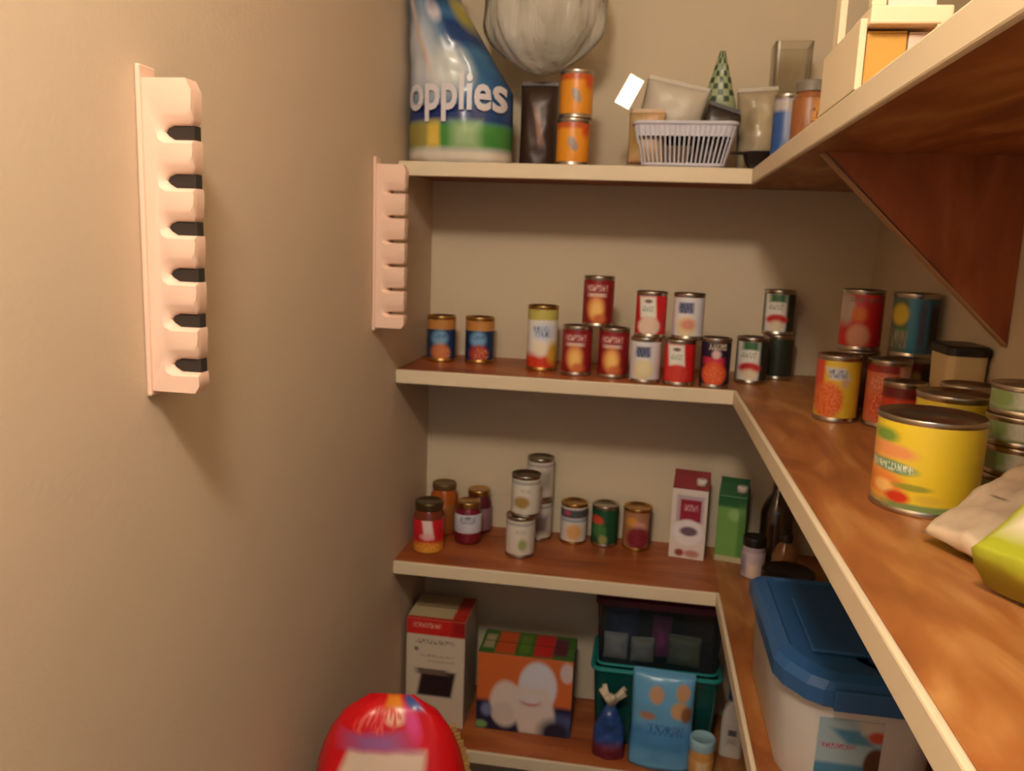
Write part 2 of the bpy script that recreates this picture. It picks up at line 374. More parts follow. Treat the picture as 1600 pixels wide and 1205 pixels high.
# second shelf, back run
G2 = 'cans on the back of the second shelf'
for (x, y, pic, lab) in ((-0.488, 1.945, (205, 120, 70), 'navy can with orange picture, leftmost on the second shelf'), (-0.394, 1.958, (170, 52, 48), 'navy can with dark red picture beside the leftmost can of the second shelf')):
    can(lab, x, y, Z2, 0.036, 0.112, (24, 52, 92), [('r', 0, 0.88, 2, 0.14, (190, 130, 62)), ('e', -0.1, 0.52, 0.62, 0.24, (120, 168, 205), 0.4), ('t', -0.1, 0.58, 0.5, 0.06, (60, 100, 150)), ('e', -0.05, 0.16, 0.72, 0.26, pic, 0.35), ('s', 0.1, 0.13, 0.6, 0.2, (214, 140, 90))], metal=GOLD, group=G2)
can('tall white can with blue script and red foot on the second shelf', -0.232, 1.90, Z2, 0.0365, 0.152, W_, [('r', 0, 0.94, 2, 0.13, (190, 178, 88)), ('e', 0.05, 0.62, 0.8, 0.2, (206, 212, 228), 0.4), ('t', -0.05, 0.62, 0.55, 0.10, (70, 90, 140), 0.2, 0.8), ('r', 0, 0.02, 2, 0.24, (208, 62, 34), 0.4, 0), ('e', 0.75, 0.25, 0.5, 0.22, (220, 170, 60), 0.5), ('e', -0.1, 0.32, 0.5, 0.16, (235, 222, 200), 0.5)], metal=GOLD, group=G2)
def maroon(lab, x, y, z):
    can(lab, x, y, z, 0.0355, 0.113, (140, 24, 30), [('t', -0.1, 0.82, 0.7, 0.08, (226, 190, 180)), ('r', -0.1, 0.66, 0.62, 0.05, (212, 186, 176), 0.4), ('e', -0.12, 0.34, 0.62, 0.34, (226, 150, 84), 0.35), ('e', -0.1, 0.30, 0.42, 0.24, (240, 196, 110), 0.5), ('e', 0.1, 0.1, 0.5, 0.14, (205, 110, 60), 0.5)], group=G2)
maroon('maroon soup can with golden picture, lower left of the maroon trio', -0.146, 1.858, Z2)
maroon('maroon soup can with golden picture, lower right of the maroon trio', -0.062, 1.856, Z2)
maroon('maroon soup can perched on top of two other maroon cans', -0.103, 1.862, Z2+0.113)
def whiteblue(lab, x, y, z, pic):
    can(lab, x, y, z, 0.034, 0.1, (220, 216, 218), [('r', -0.15, 0.74, 0.52, 0.15, (120, 126, 158), 0.3), ('t', -0.15, 0.68, 0.5, 0.1, NAVY), ('t', -0.15, 0.82, 0.45, 0.05, NAVY), ('e', -0.1, 0.25, 0.68, 0.3, (224, 206, 160), 0.3), ('e', 0.0, 0.3, 0.55, 0.18, pic, 0.5)], group=G2)
def redwhite(lab, x, y, z, pic):
    can(lab, x, y, z, 0.034, 0.1, (204, 30, 30), [('r', -0.2, 0.7, 0.55, 0.3, W_, 0.2, 0.2), ('e', -0.2, 0.86, 0.3, 0.06, (120, 90, 80), 0.5), ('t', -0.2, 0.66, 0.4, 0.08, (150, 165, 140)), ('e', -0.1, 0.2, 0.75, 0.28, pic, 0.2)], group=G2)
whiteblue('white and blue can with pale cream picture under a red and white can', 0.010, 1.812, Z2, (228, 214, 170))
redwhite('red and white can standing on a white and blue can', 0.016, 1.812, Z2+0.1, (228, 200, 180))
redwhite('red and white can with tomato picture under a white and blue can', 0.084, 1.806, Z2, (206, 60, 48))
whiteblue('white and blue can with pink picture standing on a red and white can', 0.096, 1.808, Z2+0.1, (214, 140, 120))
can('navy can with orange soup picture at the corner of the second shelf', 0.160, 1.80, Z2, 0.0325, 0.108, (30, 26, 52), [('r', -0.1, 0.56, 0.75, 0.1, (196, 40, 70), 0.3), ('e', 0.05, 0.72, 0.35, 0.12, (214, 180, 180), 0.4), ('t', 0.1, 0.9, 0.6, 0.08, (222, 200, 170)), ('e', -0.05, 0.25, 0.85, 0.32, (214, 84, 44), 0.15), ('s', -0.05, 0.25, 0.7, 0.22, (232, 120, 70))], group=G2)
def wrg(lab, x, y, z, dark=False):
    can(lab, x, y, z, 0.036, 0.104, (38, 44, 34) if dark else (34, 40, 32), [] if dark else [('r', -0.2, 0.5, 0.72, 0.6, W_, 0.2), ('r', -0.1, 0.9, 0.6, 0.13, (58, 104, 62), 0.4), ('t', -0.2, 0.66, 0.5, 0.08, (150, 150, 140)), ('e', -0.1, 0.32, 0.75, 0.16, (200, 40, 38), 0.3), ('e', -0.1, 0.16, 0.6, 0.16, (226, 210, 180), 0.5)], group=G2)
wrg('white can with red and green print at the back corner, lower one', 0.248, 1.895, Z2)
wrg('dark green can mostly hidden at the back corner under another can', 0.318, 1.985, Z2, True)
wrg('white can with red and green print standing raised at the back corner', 0.312, 1.985, Z2+0.104)

# second shelf, right run
G3 = 'cans crowded on the right run of the second shelf'
can('yellow and orange bean can at the front left of the right-hand crowd', 0.350, 1.515, Z2, 0.038, 0.118, (206, 172, 44), [('r', -0.85, 0.75, 0.3, 0.4, (198, 70, 50), 0.4), ('r', 0.0, 0.78, 0.5, 0.12, (190, 190, 190), 0.4, 1.2), ('t', 0.0, 0.78, 0.45, 0.08, (70, 80, 120)), ('e', -0.35, 0.3, 0.75, 0.36, (214, 112, 56), 0.25), ('s', -0.35, 0.3, 0.7, 0.32, (196, 84, 40)), ('e', 0.35, 0.62, 0.2, 0.1, (190, 150, 120), 0.5)], group=G3)
can('red-orange bean can with speckled picture right of the yellow bean can', 0.427, 1.487, Z2, 0.036, 0.118, (206, 110, 76), [('r', 0.0, 0.95, 2, 0.08, (150, 40, 34)), ('r', 0.75, 0.6, 0.3, 0.5, (222, 170, 140), 0.4), ('s', -0.1, 0.7, 0.7, 0.18, (226, 150, 120)), ('e', -0.05, 0.3, 0.85, 0.32, (190, 74, 44), 0.3), ('s', -0.05, 0.3, 0.8, 0.3, (222, 120, 80))], group=G3)
can('dark can below the red stew can, behind the yellow bean can', 0.412, 1.640, Z2, 0.0385, 0.115, (92, 60, 44), [('r', 0, 0.5, 0.5, 0.3, (140, 100, 70), 0.4)], group=G3)
can('red can with orange and peach picture standing high behind the bean cans', 0.410, 1.640, Z2+0.115, 0.0385, 0.115, (202, 32, 34), [('e', -0.75, 0.72, 0.5, 0.36, (196, 176, 160), 0.4), ('e', -0.1, 0.62, 0.42, 0.18, (226, 120, 40), 0.5), ('e', -0.1, 0.2, 0.6, 0.26, (226, 160, 130), 0.3), ('t', 0.1, 0.9, 0.8, 0.05, (110, 110, 90))], group=G3)
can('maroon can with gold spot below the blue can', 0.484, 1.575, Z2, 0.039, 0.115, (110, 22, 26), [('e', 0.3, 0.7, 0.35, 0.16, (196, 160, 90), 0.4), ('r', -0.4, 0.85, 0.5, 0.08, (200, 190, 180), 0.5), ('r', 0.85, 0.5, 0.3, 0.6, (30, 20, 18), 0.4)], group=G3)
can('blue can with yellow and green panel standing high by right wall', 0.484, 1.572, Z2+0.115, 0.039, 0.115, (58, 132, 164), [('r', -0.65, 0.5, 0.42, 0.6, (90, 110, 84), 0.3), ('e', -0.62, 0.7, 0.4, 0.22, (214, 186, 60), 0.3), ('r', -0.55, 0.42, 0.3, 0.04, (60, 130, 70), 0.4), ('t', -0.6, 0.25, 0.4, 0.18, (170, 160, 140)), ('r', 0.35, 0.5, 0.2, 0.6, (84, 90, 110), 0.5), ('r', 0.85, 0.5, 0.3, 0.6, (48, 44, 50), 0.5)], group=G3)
can('orange-red can with pale oval between bean can and big yellow can', 0.427, 1.394, Z2, 0.033, 0.094, (206, 66, 34), [('r', 0, 0.9, 2, 0.15, (110, 30, 28), 0.4), ('e', 0.6, 0.35, 0.4, 0.3, (196, 160, 130), 0.25)], group=G3)
can('tan can with green leaf print behind the big yellow can', 0.478, 1.275, Z2, 0.037, 0.112, (206, 176, 120), [('r', -0.75, 0.7, 0.3, 0.5, (96, 126, 66), 0.5), ('e', 0.0, 0.4, 0.5, 0.2, (222, 168, 120), 0.4), ('t', 0.3, 0.25, 0.4, 0.1, (150, 110, 110))], group=G3)
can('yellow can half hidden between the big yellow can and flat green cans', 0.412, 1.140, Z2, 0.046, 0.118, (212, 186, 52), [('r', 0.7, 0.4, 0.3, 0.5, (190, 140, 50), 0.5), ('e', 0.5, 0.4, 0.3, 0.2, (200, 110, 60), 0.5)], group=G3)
can('large yellow can with fruit and vegetable print at the front of right shelf', 0.342, 1.004, Z2, 0.0595, 0.112, (226, 196, 46), [('r', 0, 0.0, 2, 0.09, (120, 146, 84), 0.3, 0), ('e', -0.95, 0.35, 0.5, 0.4, (232, 160, 80), 0.5), ('e', -0.78, 0.82, 0.28, 0.10, (120, 150, 60), 0.5), ('e', -0.62, 0.66, 0.5, 0.10, (228, 150, 90), 0.4, 1.4), ('e', -0.6, 0.47, 0.5, 0.085, (104, 146, 104), 0.35, 1.4), ('t', -0.6, 0.47, 0.4, 0.05, (220, 220, 190)), ('e', -0.7, 0.25, 0.45, 0.16, (226, 138, 60), 0.4), ('e', -0.72, 0.22, 0.2, 0.09, (240, 190, 110), 0.4), ('e', -0.45, 0.13, 0.26, 0.08, (200, 54, 30), 0.4), ('e', -0.2, 0.27, 0.4, 0.045, (150, 150, 50), 0.4), ('e', 0.1, 0.15, 0.3, 0.06, (210, 180, 60), 0.5)], group=G3, gap=0.0065)
for i in range(4):
    can(['bottom', 'second', 'third', 'topmost'][i]+' flat green and white tin of the stack by the right wall', 0.462+0.002*(i % 2), 1.050, Z2+0.0368*i, 0.0425, 0.0368, (222, 228, 212), [('r', 0, 0.05, 2, 0.2, (98, 132, 84), 0.6), ('e', -0.7, 0.6, 0.5, 0.6, (150, 176, 112), 0.5), ('t', 0.2, 0.55, 0.6, 0.2, (216, 216, 206))], name='flat_tin', group='flat green tins stacked by the right wall', gap=0.0035)
t = thing('lidded_tub', 'cream tub with dark flat lid against right wall behind the tan can', 'tub', (0.4955, 1.374, Z2), 0)
obj('tub_body', loft([(rrect(-0.027, 0.027, -0.04, 0.04, 0.012), 0), (rrect(-0.030, 0.030, -0.045, 0.045, 0.014), 0.146)]), mat('cream_plastic', (214, 190, 140), 0.45), t)
obj('lid', loft([(rrect(-0.0325, 0.0325, -0.049, 0.049, 0.015), 0.146), (rrect(-0.0325, 0.0325, -0.049, 0.049, 0.015), 0.158), (rrect(-0.029, 0.029, -0.045, 0.045, 0.013), 0.161)]), mat('black_plastic', (30, 24, 22), 0.4), t)

def packet(name, label, cat, x, y, z, w, h, t_, rz, lean, base, layers, rough=0.35, wr=0.004, seed=0, side=0.0, bottom_full=False, seal=True, wfun=None, wscale=22, pw=2.6):
    t = thing(name, label, cat, (x, y, z), rz); t.rotation_euler = (lean, side, rz)
    m = label_mat('p_'+label[:40], base, layers, rough)
    obj('bag_body', pillow(w, h, t_, wr=wr, seed=seed, bottom_full=bottom_full, wfun=wfun, wscale=wscale, pw=pw), m, t, smooth=True)
    if seal and not wfun:
        sb = bmesh.new()
        for k in range(3): box(sb, -w/2*0.965, w/2*0.965, -0.0008-0.0005*(k % 2), 0.0008+0.0005*(k % 2), h-0.001+0.0028*k, h+0.0018+0.0028*k)
        obj('top_seal', sb, mat('seal_%d_%d_%d' % base, base, 0.4), t)
    return t
# grey-brown packet and lime packet leaning on the right
packet('paper_packet', 'creased grey-brown paper packet leaning in front of the flat tins', 'packet', 0.316, 0.822, Z2+0.0125, 0.088, 0.160, 0.030, math.radians(-64), math.radians(-63), (182, 160, 132), [('e', 0.2, 0.5, 0.6, 0.3, (170, 150, 126), 0.6), ('r', 0, 0.02, 2, 0.05, (212, 190, 158), 0.5), ('r', 0.1, 0.66, 0.35, 0.012, (120, 100, 82), 0.5, 3.0), ('r', -0.2, 0.44, 0.25, 0.010, (112, 92, 76), 0.5, -3.0)], rough=0.6, wr=0.008, seed=3, wscale=34, pw=5)
packet('snack_packet', 'lime green packet with white centre leaning at the right edge', 'packet', 0.322, 0.703, Z2+0.0265, 0.084, 0.140, 0.052, math.radians(-60), math.radians(-58), (172, 176, 46), [('r', 0.1, 0.62, 0.80, 0.46, (234, 218, 200), 0.35)], rough=0.3, wr=0.002, seed=5, bottom_full=True, pw=9)
can('dark green and red can standing low at the right picture edge', 0.345, 0.607, Z2, 0.028, 0.05, (24, 52, 38), [('r', -0.2, 0.3, 0.6, 0.3, (120, 20, 26), 0.3)], name='small_can')

# ------------------------------------------------------------------ third shelf
G4 = 'jars and cans on the third shelf'
jar('red jar with white patch and orange foot, leftmost on the third shelf', -0.487, 1.858, Z3, 0.0375, 0.125, (120, 52, 30), (196, 24, 34), [('r', -0.05, 0.75, 0.35, 0.35, (226, 200, 196), 0.3, 0.3), ('e', -0.1, 0.5, 0.5, 0.12, (226, 170, 170), 0.5), ('r', 0, 0.05, 2, 0.28, (218, 140, 48), 0.5), ('s', 0, 0.1, 1, 0.24, (236, 176, 70))], lid=mat('dark_bronze_lid', (110, 92, 60), 0.35, 0.9), lab=(0.03, 0.8), group=G4, lidh=0.02, lidr=0.92)
jar('amber jar with brown lid behind the red jar', -0.480, 1.985, Z3, 0.0365, 0.135, (170, 86, 30), (150, 90, 40), [], lid=mat('brown_lid', (120, 92, 58), 0.4, 0.5), group=G4)
jar('gold-lidded jar with white label and red contents in front', -0.405, 1.935, Z3, 0.0345, 0.108, (120, 26, 40), (206, 208, 216), [('t', 0, 0.7, 0.6, 0.2, (86, 98, 128)), ('e', 0, 0.85, 0.25, 0.1, (120, 120, 140), 0.4)], lab=(0.34, 0.86), group=G4)
jar('gold-lidded jar with purple contents standing behind a white-labelled jar', -0.394, 2.015, Z3, 0.034, 0.116, (96, 34, 46), (150, 110, 120), [], group=G4)
def whitecan(lab, x, y, z, pic, r=0.0365, h=0.102):
    can(lab, x, y, z, r, h, (214, 206, 190), [('r', 0, 0.9, 2, 0.05, (170, 166, 160), 0.4), pic, ('t', 0.0, 0.68, 0.4, 0.06, (170, 166, 158))], group=G4)
whitecan('white can with green print at the bottom of the front stack', -0.263, 1.885, Z3, ('e', 0.15, 0.3, 0.34, 0.2, (150, 160, 96), 0.5))
whitecan('white can with olive oval on top of the front stack', -0.254, 1.889, Z3+0.102, ('e', -0.25, 0.34, 0.58, 0.2, (166, 136, 70), 0.35))
whitecan('grey can at the bottom of the rear stack', -0.235, 2.012, Z3, ('r', 0.2, 0.4, 0.6, 0.3, (130, 116, 112), 0.5), 0.0355, 0.108)
whitecan('grey-white can on top of the rear stack', -0.235, 2.012, Z3+0.108, ('r', 0.4, 0.5, 0.4, 0.3, (170, 156, 146), 0.5), 0.0355, 0.108)
can('white can with orange picture and dark top band on the third shelf', -0.143, 2.008, Z3, 0.0345, 0.106, (220, 214, 204), [('r', 0, 0.82, 2, 0.14, (70, 78, 84), 0.3), ('e', -0.5, 0.84, 0.3, 0.08, (190, 70, 100), 0.5), ('r', 0, 0.62, 2, 0.05, (150, 166, 178), 0.4), ('e', 0.05, 0.28, 0.65, 0.28, (222, 168, 104), 0.4)], metal=GOLD, group=G4)
can('dark green can with red and leafy print on the third shelf', -0.064, 2.012, Z3, 0.0345, 0.106, (18, 76, 44), [('e', -0.55, 0.68, 0.5, 0.16, (206, 70, 46), 0.4, 0.5), ('e', -0.4, 0.38, 0.6, 0.24, (64, 120, 62), 0.4), ('e', -0.1, 0.12, 0.4, 0.16, (150, 150, 90), 0.4)], group=G4)
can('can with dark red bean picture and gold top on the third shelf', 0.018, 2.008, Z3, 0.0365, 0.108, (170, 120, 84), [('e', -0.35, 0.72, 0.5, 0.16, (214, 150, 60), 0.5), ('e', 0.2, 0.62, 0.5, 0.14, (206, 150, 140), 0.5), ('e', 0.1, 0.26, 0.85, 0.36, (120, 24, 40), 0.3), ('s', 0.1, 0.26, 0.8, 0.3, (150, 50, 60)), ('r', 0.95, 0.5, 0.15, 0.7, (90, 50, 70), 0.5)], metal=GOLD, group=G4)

def carton(label, x, y, z, w, d, h, rz, base, layers, side, gable, cap=None):
    t = thing('drink_carton', label, 'carton', (x, y, z), rz)
    hb = h*0.86
    bm = bx(-w/2, w/2, -d/2, d/2, 0, hb, bev=0.0015); front_uv(bm, w, hb)
    for f in bm.faces: f.material_index = 0 if f.normal.y < -0.7 else 1
    bm.normal_update()
    for f in bm.faces: f.material_index = 0 if f.normal.y < -0.7 else 1
    obj('carton_body', bm, [label_mat('cf_'+label[:40], base, layers), side], t)
    g = bmesh.new(); a = [g.verts.new(p) for p in ((-w/2, -d/2, hb), (w/2, -d/2, hb), (w/2, d/2, hb), (-w/2, d/2, hb), (-w/2, -0.002, h), (w/2, -0.002, h), (w/2, 0.002, h), (-w/2, 0.002, h))]
    for q in ((0, 1, 5, 4), (2, 3, 7, 6), (1, 2, 6, 5), (3, 0, 4, 7), (4, 5, 6, 7)): g.faces.new([a[k] for k in q])
    bmesh.ops.recalc_face_normals(g, faces=g.faces); obj('gable_top', g, gable, t)
    obj('top_seal', bx(-w/2, w/2, -0.0015, 0.0015, h, h+0.012), gable, t)
    if cap: obj('screw_cap', lathe([(0, hb), (0.013, hb), (0.013, hb+0.014), (0.011, hb+0.016), (0, hb+0.016)], n=20), cap, t, loc=(w*0.28, -d*0.25, h*0.05), smooth=True)
    return t
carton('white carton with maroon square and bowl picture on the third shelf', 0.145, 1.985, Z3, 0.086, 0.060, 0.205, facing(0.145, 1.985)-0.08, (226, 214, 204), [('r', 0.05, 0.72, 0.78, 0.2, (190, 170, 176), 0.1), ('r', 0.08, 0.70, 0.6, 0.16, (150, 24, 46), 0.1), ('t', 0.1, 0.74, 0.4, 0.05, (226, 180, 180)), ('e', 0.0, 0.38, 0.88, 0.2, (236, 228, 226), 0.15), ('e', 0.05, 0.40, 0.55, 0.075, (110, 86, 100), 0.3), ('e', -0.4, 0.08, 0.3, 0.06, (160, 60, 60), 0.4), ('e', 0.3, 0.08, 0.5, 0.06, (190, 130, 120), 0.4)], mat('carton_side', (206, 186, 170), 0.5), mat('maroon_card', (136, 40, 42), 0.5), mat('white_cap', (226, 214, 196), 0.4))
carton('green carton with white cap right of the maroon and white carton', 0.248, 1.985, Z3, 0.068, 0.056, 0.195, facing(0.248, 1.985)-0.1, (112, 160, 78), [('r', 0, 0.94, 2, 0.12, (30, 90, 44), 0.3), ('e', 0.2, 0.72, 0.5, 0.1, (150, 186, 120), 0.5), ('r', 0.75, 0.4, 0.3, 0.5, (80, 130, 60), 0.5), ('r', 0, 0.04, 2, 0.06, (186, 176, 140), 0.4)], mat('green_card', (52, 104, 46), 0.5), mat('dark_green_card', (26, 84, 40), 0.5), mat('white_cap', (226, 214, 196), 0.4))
jar('small lilac and white jar with dark lid in front of the green carton', 0.290, 1.885, Z3, 0.027, 0.098, (176, 160, 168), (196, 178, 184), [('r', 0.0, 0.3, 0.5, 0.3, (222, 200, 180), 0.5), ('r', -0.8, 0.5, 0.3, 0.5, (150, 136, 160), 0.5)], lid=mat('black_plastic', (30, 24, 22), 0.4), lab=(0.05, 0.85), name='small_jar', lidh=0.022, lidr=1.0)
gb = thing('glass_bottle', 'clear glass bottle in the dark corner behind the lilac jar', 'bottle', (0.352, 1.985, Z3), 0)
GLASS = film('smoky_glass', (120, 96, 76), 0.35, 0.05, 0.5)
obj('bottle_body', lathe([(0, 0.001), (0.034, 0.001), (0.038, 0.008), (0.038, 0.13), (0.03, 0.155), (0.016, 0.18), (0.014, 0.215), (0, 0.215)]), GLASS, gb, smooth=True)
obj('cap', lathe([(0.0165, 0.2), (0.0165, 0.222), (0.013, 0.226), (0, 0.226)]), mat('tin_cap', (150, 130, 110), 0.3, 0.9), gb, smooth=True)
ab = thing('amber_bottle', 'small amber bottle behind the blue-lidded bin', 'bottle', (0.352, 1.845, Z3), 0)
obj('bottle_body', lathe([(0, 0), (0.026, 0), (0.028, 0.006), (0.028, 0.075), (0.02, 0.095), (0.012, 0.104), (0.012, 0.115), (0, 0.115)]), mat('amber_glass', (150, 104, 66), 0.15, coat=0.5), ab, smooth=True)
obj('cap', lathe([(0.0145, 0.106), (0.0145, 0.122), (0.012, 0.125), (0, 0.125)]), DARKLID, ab, smooth=True)
dt = thing('round_tin', 'dark round tin just behind the blue-lidded bin', 'tin', (0.335, 1.700, Z3), 0)
obj('tin_body', lathe([(0, 0), (0.05, 0), (0.052, 0.003), (0.052, 0.075), (0, 0.075)]), mat('dark_tin', (50, 40, 36), 0.3, 0.6), dt, smooth=True)
obj('lid', lathe([(0.054, 0.07), (0.055, 0.072), (0.055, 0.09), (0.053, 0.093), (0.046, 0.090), (0, 0.090)]), mat('dark_tin_lid', (64, 54, 48), 0.25, 0.8), dt, smooth=True)

# blue-lidded bin
def binout(g, z):
    x0, x1, y0, y1 = 0.221-g, 0.455+g, 1.073-g, 1.435+g
    c = 0.055
    return ([(x0, y1-0.012), (x0, y0+c*1.35), (x0+0.010, y0+c*0.8), (x0+c*0.62, y0+0.012), (x0+c, y0), (x1-c, y0), (x1-c*0.5, y0+0.015), (x1, y0+c*1.2), (x1, y1-0.012), (x1-0.012, y1), (x0+0.012, y1)], z)
bn = thing('food_bin', 'white plastic food bin with faceted blue lid, standing on the third shelf', 'bin', (0, 0, Z3), 0)
def shr(f, z):
    cx, cy = 0.338, 1.254
    return ([(cx+(p[0]-cx)*f, cy+(p[1]-cy)*(f+0.01)) for p in binout(0, 0)[0]], z)
body = loft([shr(0.875, 0), shr(0.89, 0.006), shr(0.945, 0.140), shr(0.955, 0.152)])
soften(obj('bin_body', body, mat('translucent_white_plastic', (206, 202, 196), 0.4, vary=0.02), bn), 60)
lid = loft([binout(0.0, 0.146), binout(0.004, 0.150), binout(0.004, 0.172), binout(-0.004, 0.182), binout(-0.020, 0.187), binout(-0.024, 0.183), binout(-0.07, 0.183)])
lo = obj('lid', lid, mat('blue_plastic', (40, 84, 132), 0.38), bn)
obj('lid_flap', bx(0.27, 0.40, 1.15, 1.33, 0.183, 0.190, bev=0.003), mat('blue_plastic', (40, 84, 132), 0.38), lo)
obj('lid_latch', bx(0.285, 0.395, 1.062, 1.070, 0.146, 0.176, bev=0.002), mat('blue_plastic', (40, 84, 132), 0.38), lo)
# label on the sloping front
lb = bmesh.new(); uvl = lb.loops.layers.uv.new('UVMap')
def fy(z):
    f = 0.89+(0.945-0.89)*(z-0.006)/0.134; return 1.254+(1.073-1.254)*(f+0.01)
pts = [(0.274, 0.020), (0.358, 0.020), (0.358, 0.126), (0.274, 0.126)]
vs = [lb.verts.new((a, fy(b)-0.0012, b)) for a, b in pts]; f = lb.faces.new(vs)
for lp, q in zip(f.loops, ((-1, 0), (1, 0), (1, 1), (-1, 1))): lp[uvl].uv = q
r_ = bmesh.ops.extrude_face_region(lb, geom=[f])
for v in [g for g in r_['geom'] if isinstance(g, bmesh.types.BMVert)]: v.co.y += 0.001
bmesh.ops.recalc_face_normals(lb, faces=lb.faces)
obj('sticker', lb, label_mat('bin_sticker', (150, 176, 186), [('r', 0, 0.04, 2, 0.08, (206, 200, 186), 0.3), ('r', 0, 0.24, 2, 0.12, (66, 124, 156), 0.4), ('r', 0.1, 0.75, 0.5, 0.12, (70, 130, 160), 0.4, 2.6), ('r', 0.7, 0.93, 0.5, 0.14, (190, 186, 176), 0.4, 1.0), ('e', 0.85, 0.78, 0.35, 0.1, (176, 70, 52), 0.4), ('t', -0.35, 0.6, 0.6, 0.045, (176, 50, 80), 0.3, 0.5), ('e', 0.9, 0.38, 0.42, 0.26, (82, 52, 40), 0.2)], 0.5), bn)

# ------------------------------------------------------------------ lowest shelf
def boxpack(name, label, x0, x1, y0, y1, z, h, rz, base, layers, sidem, topm):
    w = x1-x0; d = y1-y0; t = thing(name, label, 'box', ((x0+x1)/2, (y0+y1)/2, z), rz)
    bm = bx(-w/2, w/2, -d/2, d/2, 0, h-0.001, bev=0.0015); front_uv(bm, w, h); bm.normal_update()
    for f in bm.faces: f.material_index = 0 if f.normal.y < -0.7 else 1
    obj('box_body', bm, [label_mat('bf_'+label[:40], base, layers, 0.45), sidem], t)
    bm = bx(-w/2+0.0008, w/2-0.0008, -d/2+0.0006, d/2-0.0006, h-0.001, h+0.0008); uvl = bm.loops.layers.uv.verify()
    for f in bm.faces:
        for lp in f.loops: lp[uvl].uv = (lp.vert.co.x/(w/2), (lp.vert.co.y+d/2)/d)
    obj('top_flap', bm, topm, t)
    obj('tuck_slit', bx(-w/2+0.006, w/2-0.006, -0.0012, 0.0012, h+0.0004, h+0.0013), mat('slit_shadow_card', (70, 52, 40), 0.7), t)
    return t
t = boxpack('trash_bag_box', 'tall white box with red top band and black picture, left on the lowest shelf', -0.535, -0.385, 1.845, 1.985, Z4, 0.287, 0.0, (206, 192, 172),
    [('r', 0, 0.93, 2, 0.08, (196, 34, 28), 0.12), ('r', 0.9, 0.95, 0.4, 0.1, (150, 20, 24), 0.4), ('t', -0.3, 0.94, 0.5, 0.025, (230, 170, 150)), ('t', 0.0, 0.79, 0.7, 0.022, (130, 116, 104)), ('e', -0.65, 0.715, 0.09, 0.022, (120, 108, 98), 0.4), ('t', 0.05, 0.66, 0.6, 0.012, (150, 136, 120)), ('t', 0.2, 0.61, 0.5, 0.010, (150, 136, 120)), ('r', 0.05, 0.40, 0.62, 0.125, (38, 24, 28), 0.15, -0.6), ('r', -0.1, 0.51, 0.6, 0.03, (110, 92, 80), 0.3, 1.0)],
    mat('white_card', (190, 172, 150), 0.5), label_mat('tall_box_top', (206, 186, 140), [('r', 0.85, 0.5, 0.35, 0.7, (196, 50, 40), 0.2), ('r', 0, -0.02, 2, 0.1, (190, 40, 30), 0.3)]))
t = boxpack('trash_bag_box', 'orange, green and navy box with large white bag picture on the lowest shelf', -0.355, -0.115, 1.862, 1.985, Z4, 0.208, math.radians(0.5), (206, 104, 48),
    [('r', 0, 0.0, 2, 0.40, (26, 28, 60), 0.12, 0), ('e', -0.38, 0.36, 0.36, 0.32, (222, 208, 196), 0.2), ('e', -0.42, 0.24, 0.28, 0.16, (210, 196, 186), 0.3), ('e', 0.28, 0.62, 0.42, 0.34, (216, 214, 222), 0.15), ('r', 0.22, 0.3, 0.46, 0.32, (220, 206, 196), 0.15, 0.5), ('e', 0.15, 0.42, 0.24, 0.07, (196, 130, 124), 0.4), ('e', 0.15, 0.46, 0.24, 0.07, (218, 210, 210), 0.3), ('e', 0.88, 0.84, 0.16, 0.14, (212, 190, 184), 0.3), ('r', 0.85, 0.12, 0.2, 0.18, (80, 96, 150), 0.5), ('e', -0.9, 0.06, 0.16, 0.06, (120, 160, 96), 0.4), ('e', -0.78, 0.26, 0.14, 0.1, (120, 130, 170), 0.5), ('e', 0.68, 0.05, 0.4, 0.2, (26, 28, 52), 0.5)],
    mat('navy_card', (34, 34, 54), 0.5), label_mat('orange_box_top', (64, 110, 40), [('r', -0.82, 0.5, 0.12, 0.32, (176, 160, 120), 0.3), ('r', -0.45, 0.5, 0.22, 0.5, (206, 84, 40), 0.2), ('r', -0.05, 0.5, 0.12, 0.4, (98, 130, 44), 0.3), ('r', 0.35, 0.5, 0.22, 0.5, (200, 36, 36), 0.2), ('r', 0.7, 0.5, 0.16, 0.4, (96, 34, 56), 0.3)]))
# teal tubs
TEAL = film('teal_clear_plastic', (40, 150, 140), 0.28, 0.12, 0.25)
TEALR = mat('teal_rim_plastic', (30, 128, 122), 0.3)
SMOK = film('smoky_clear_plastic', (84, 108, 120), 0.13, 0.12, 0.25)
def tubshell(x0, x1, y0, y1, h, tap, wall=0.003, r=0.02):
    o = lambda g, z, k: (rrect(x0+g+k, x1-g-k, y0+g+k, y1-g-k, max(r-g, 0.004)), z)
    return loft([o(tap, 0, 0), o(tap*0.4, h*0.6, 0), o(0, h, 0), o(wall, h, 0), o(tap*0.4+wall, h*0.6, 0), o(tap+wall, wall, 0)])
tl = thing('storage_tub', 'lower teal see-through storage tub behind the blue cookie pouch', 'tub', (0.085, 1.945, Z4), 0)
obj('tub_body', tubshell(-0.150, 0.152, -0.085, 0.085, 0.200, 0.012), TEAL, tl)
rm = bmesh.new()
obj('rim', tube([(p[0], p[1], 0.200) for p in rrect(-0.152, 0.154, -0.087, 0.087, 0.02)], 0.006, 8, True), TEALR, tl)
tu = thing('storage_tub', 'upper smoky teal tub with dark red lid under the third shelf', 'tub', (0.085, 1.945, Z4+0.2065), 0)
obj('tub_body', tubshell(-0.150, 0.152, -0.085, 0.085, 0.165, 0.010), SMOK, tu)
obj('rim', tube([(p[0], p[1], 0.004) for p in rrect(-0.143, 0.145, -0.078, 0.078, 0.018)], 0.0035, 8, True), TEALR, tu)
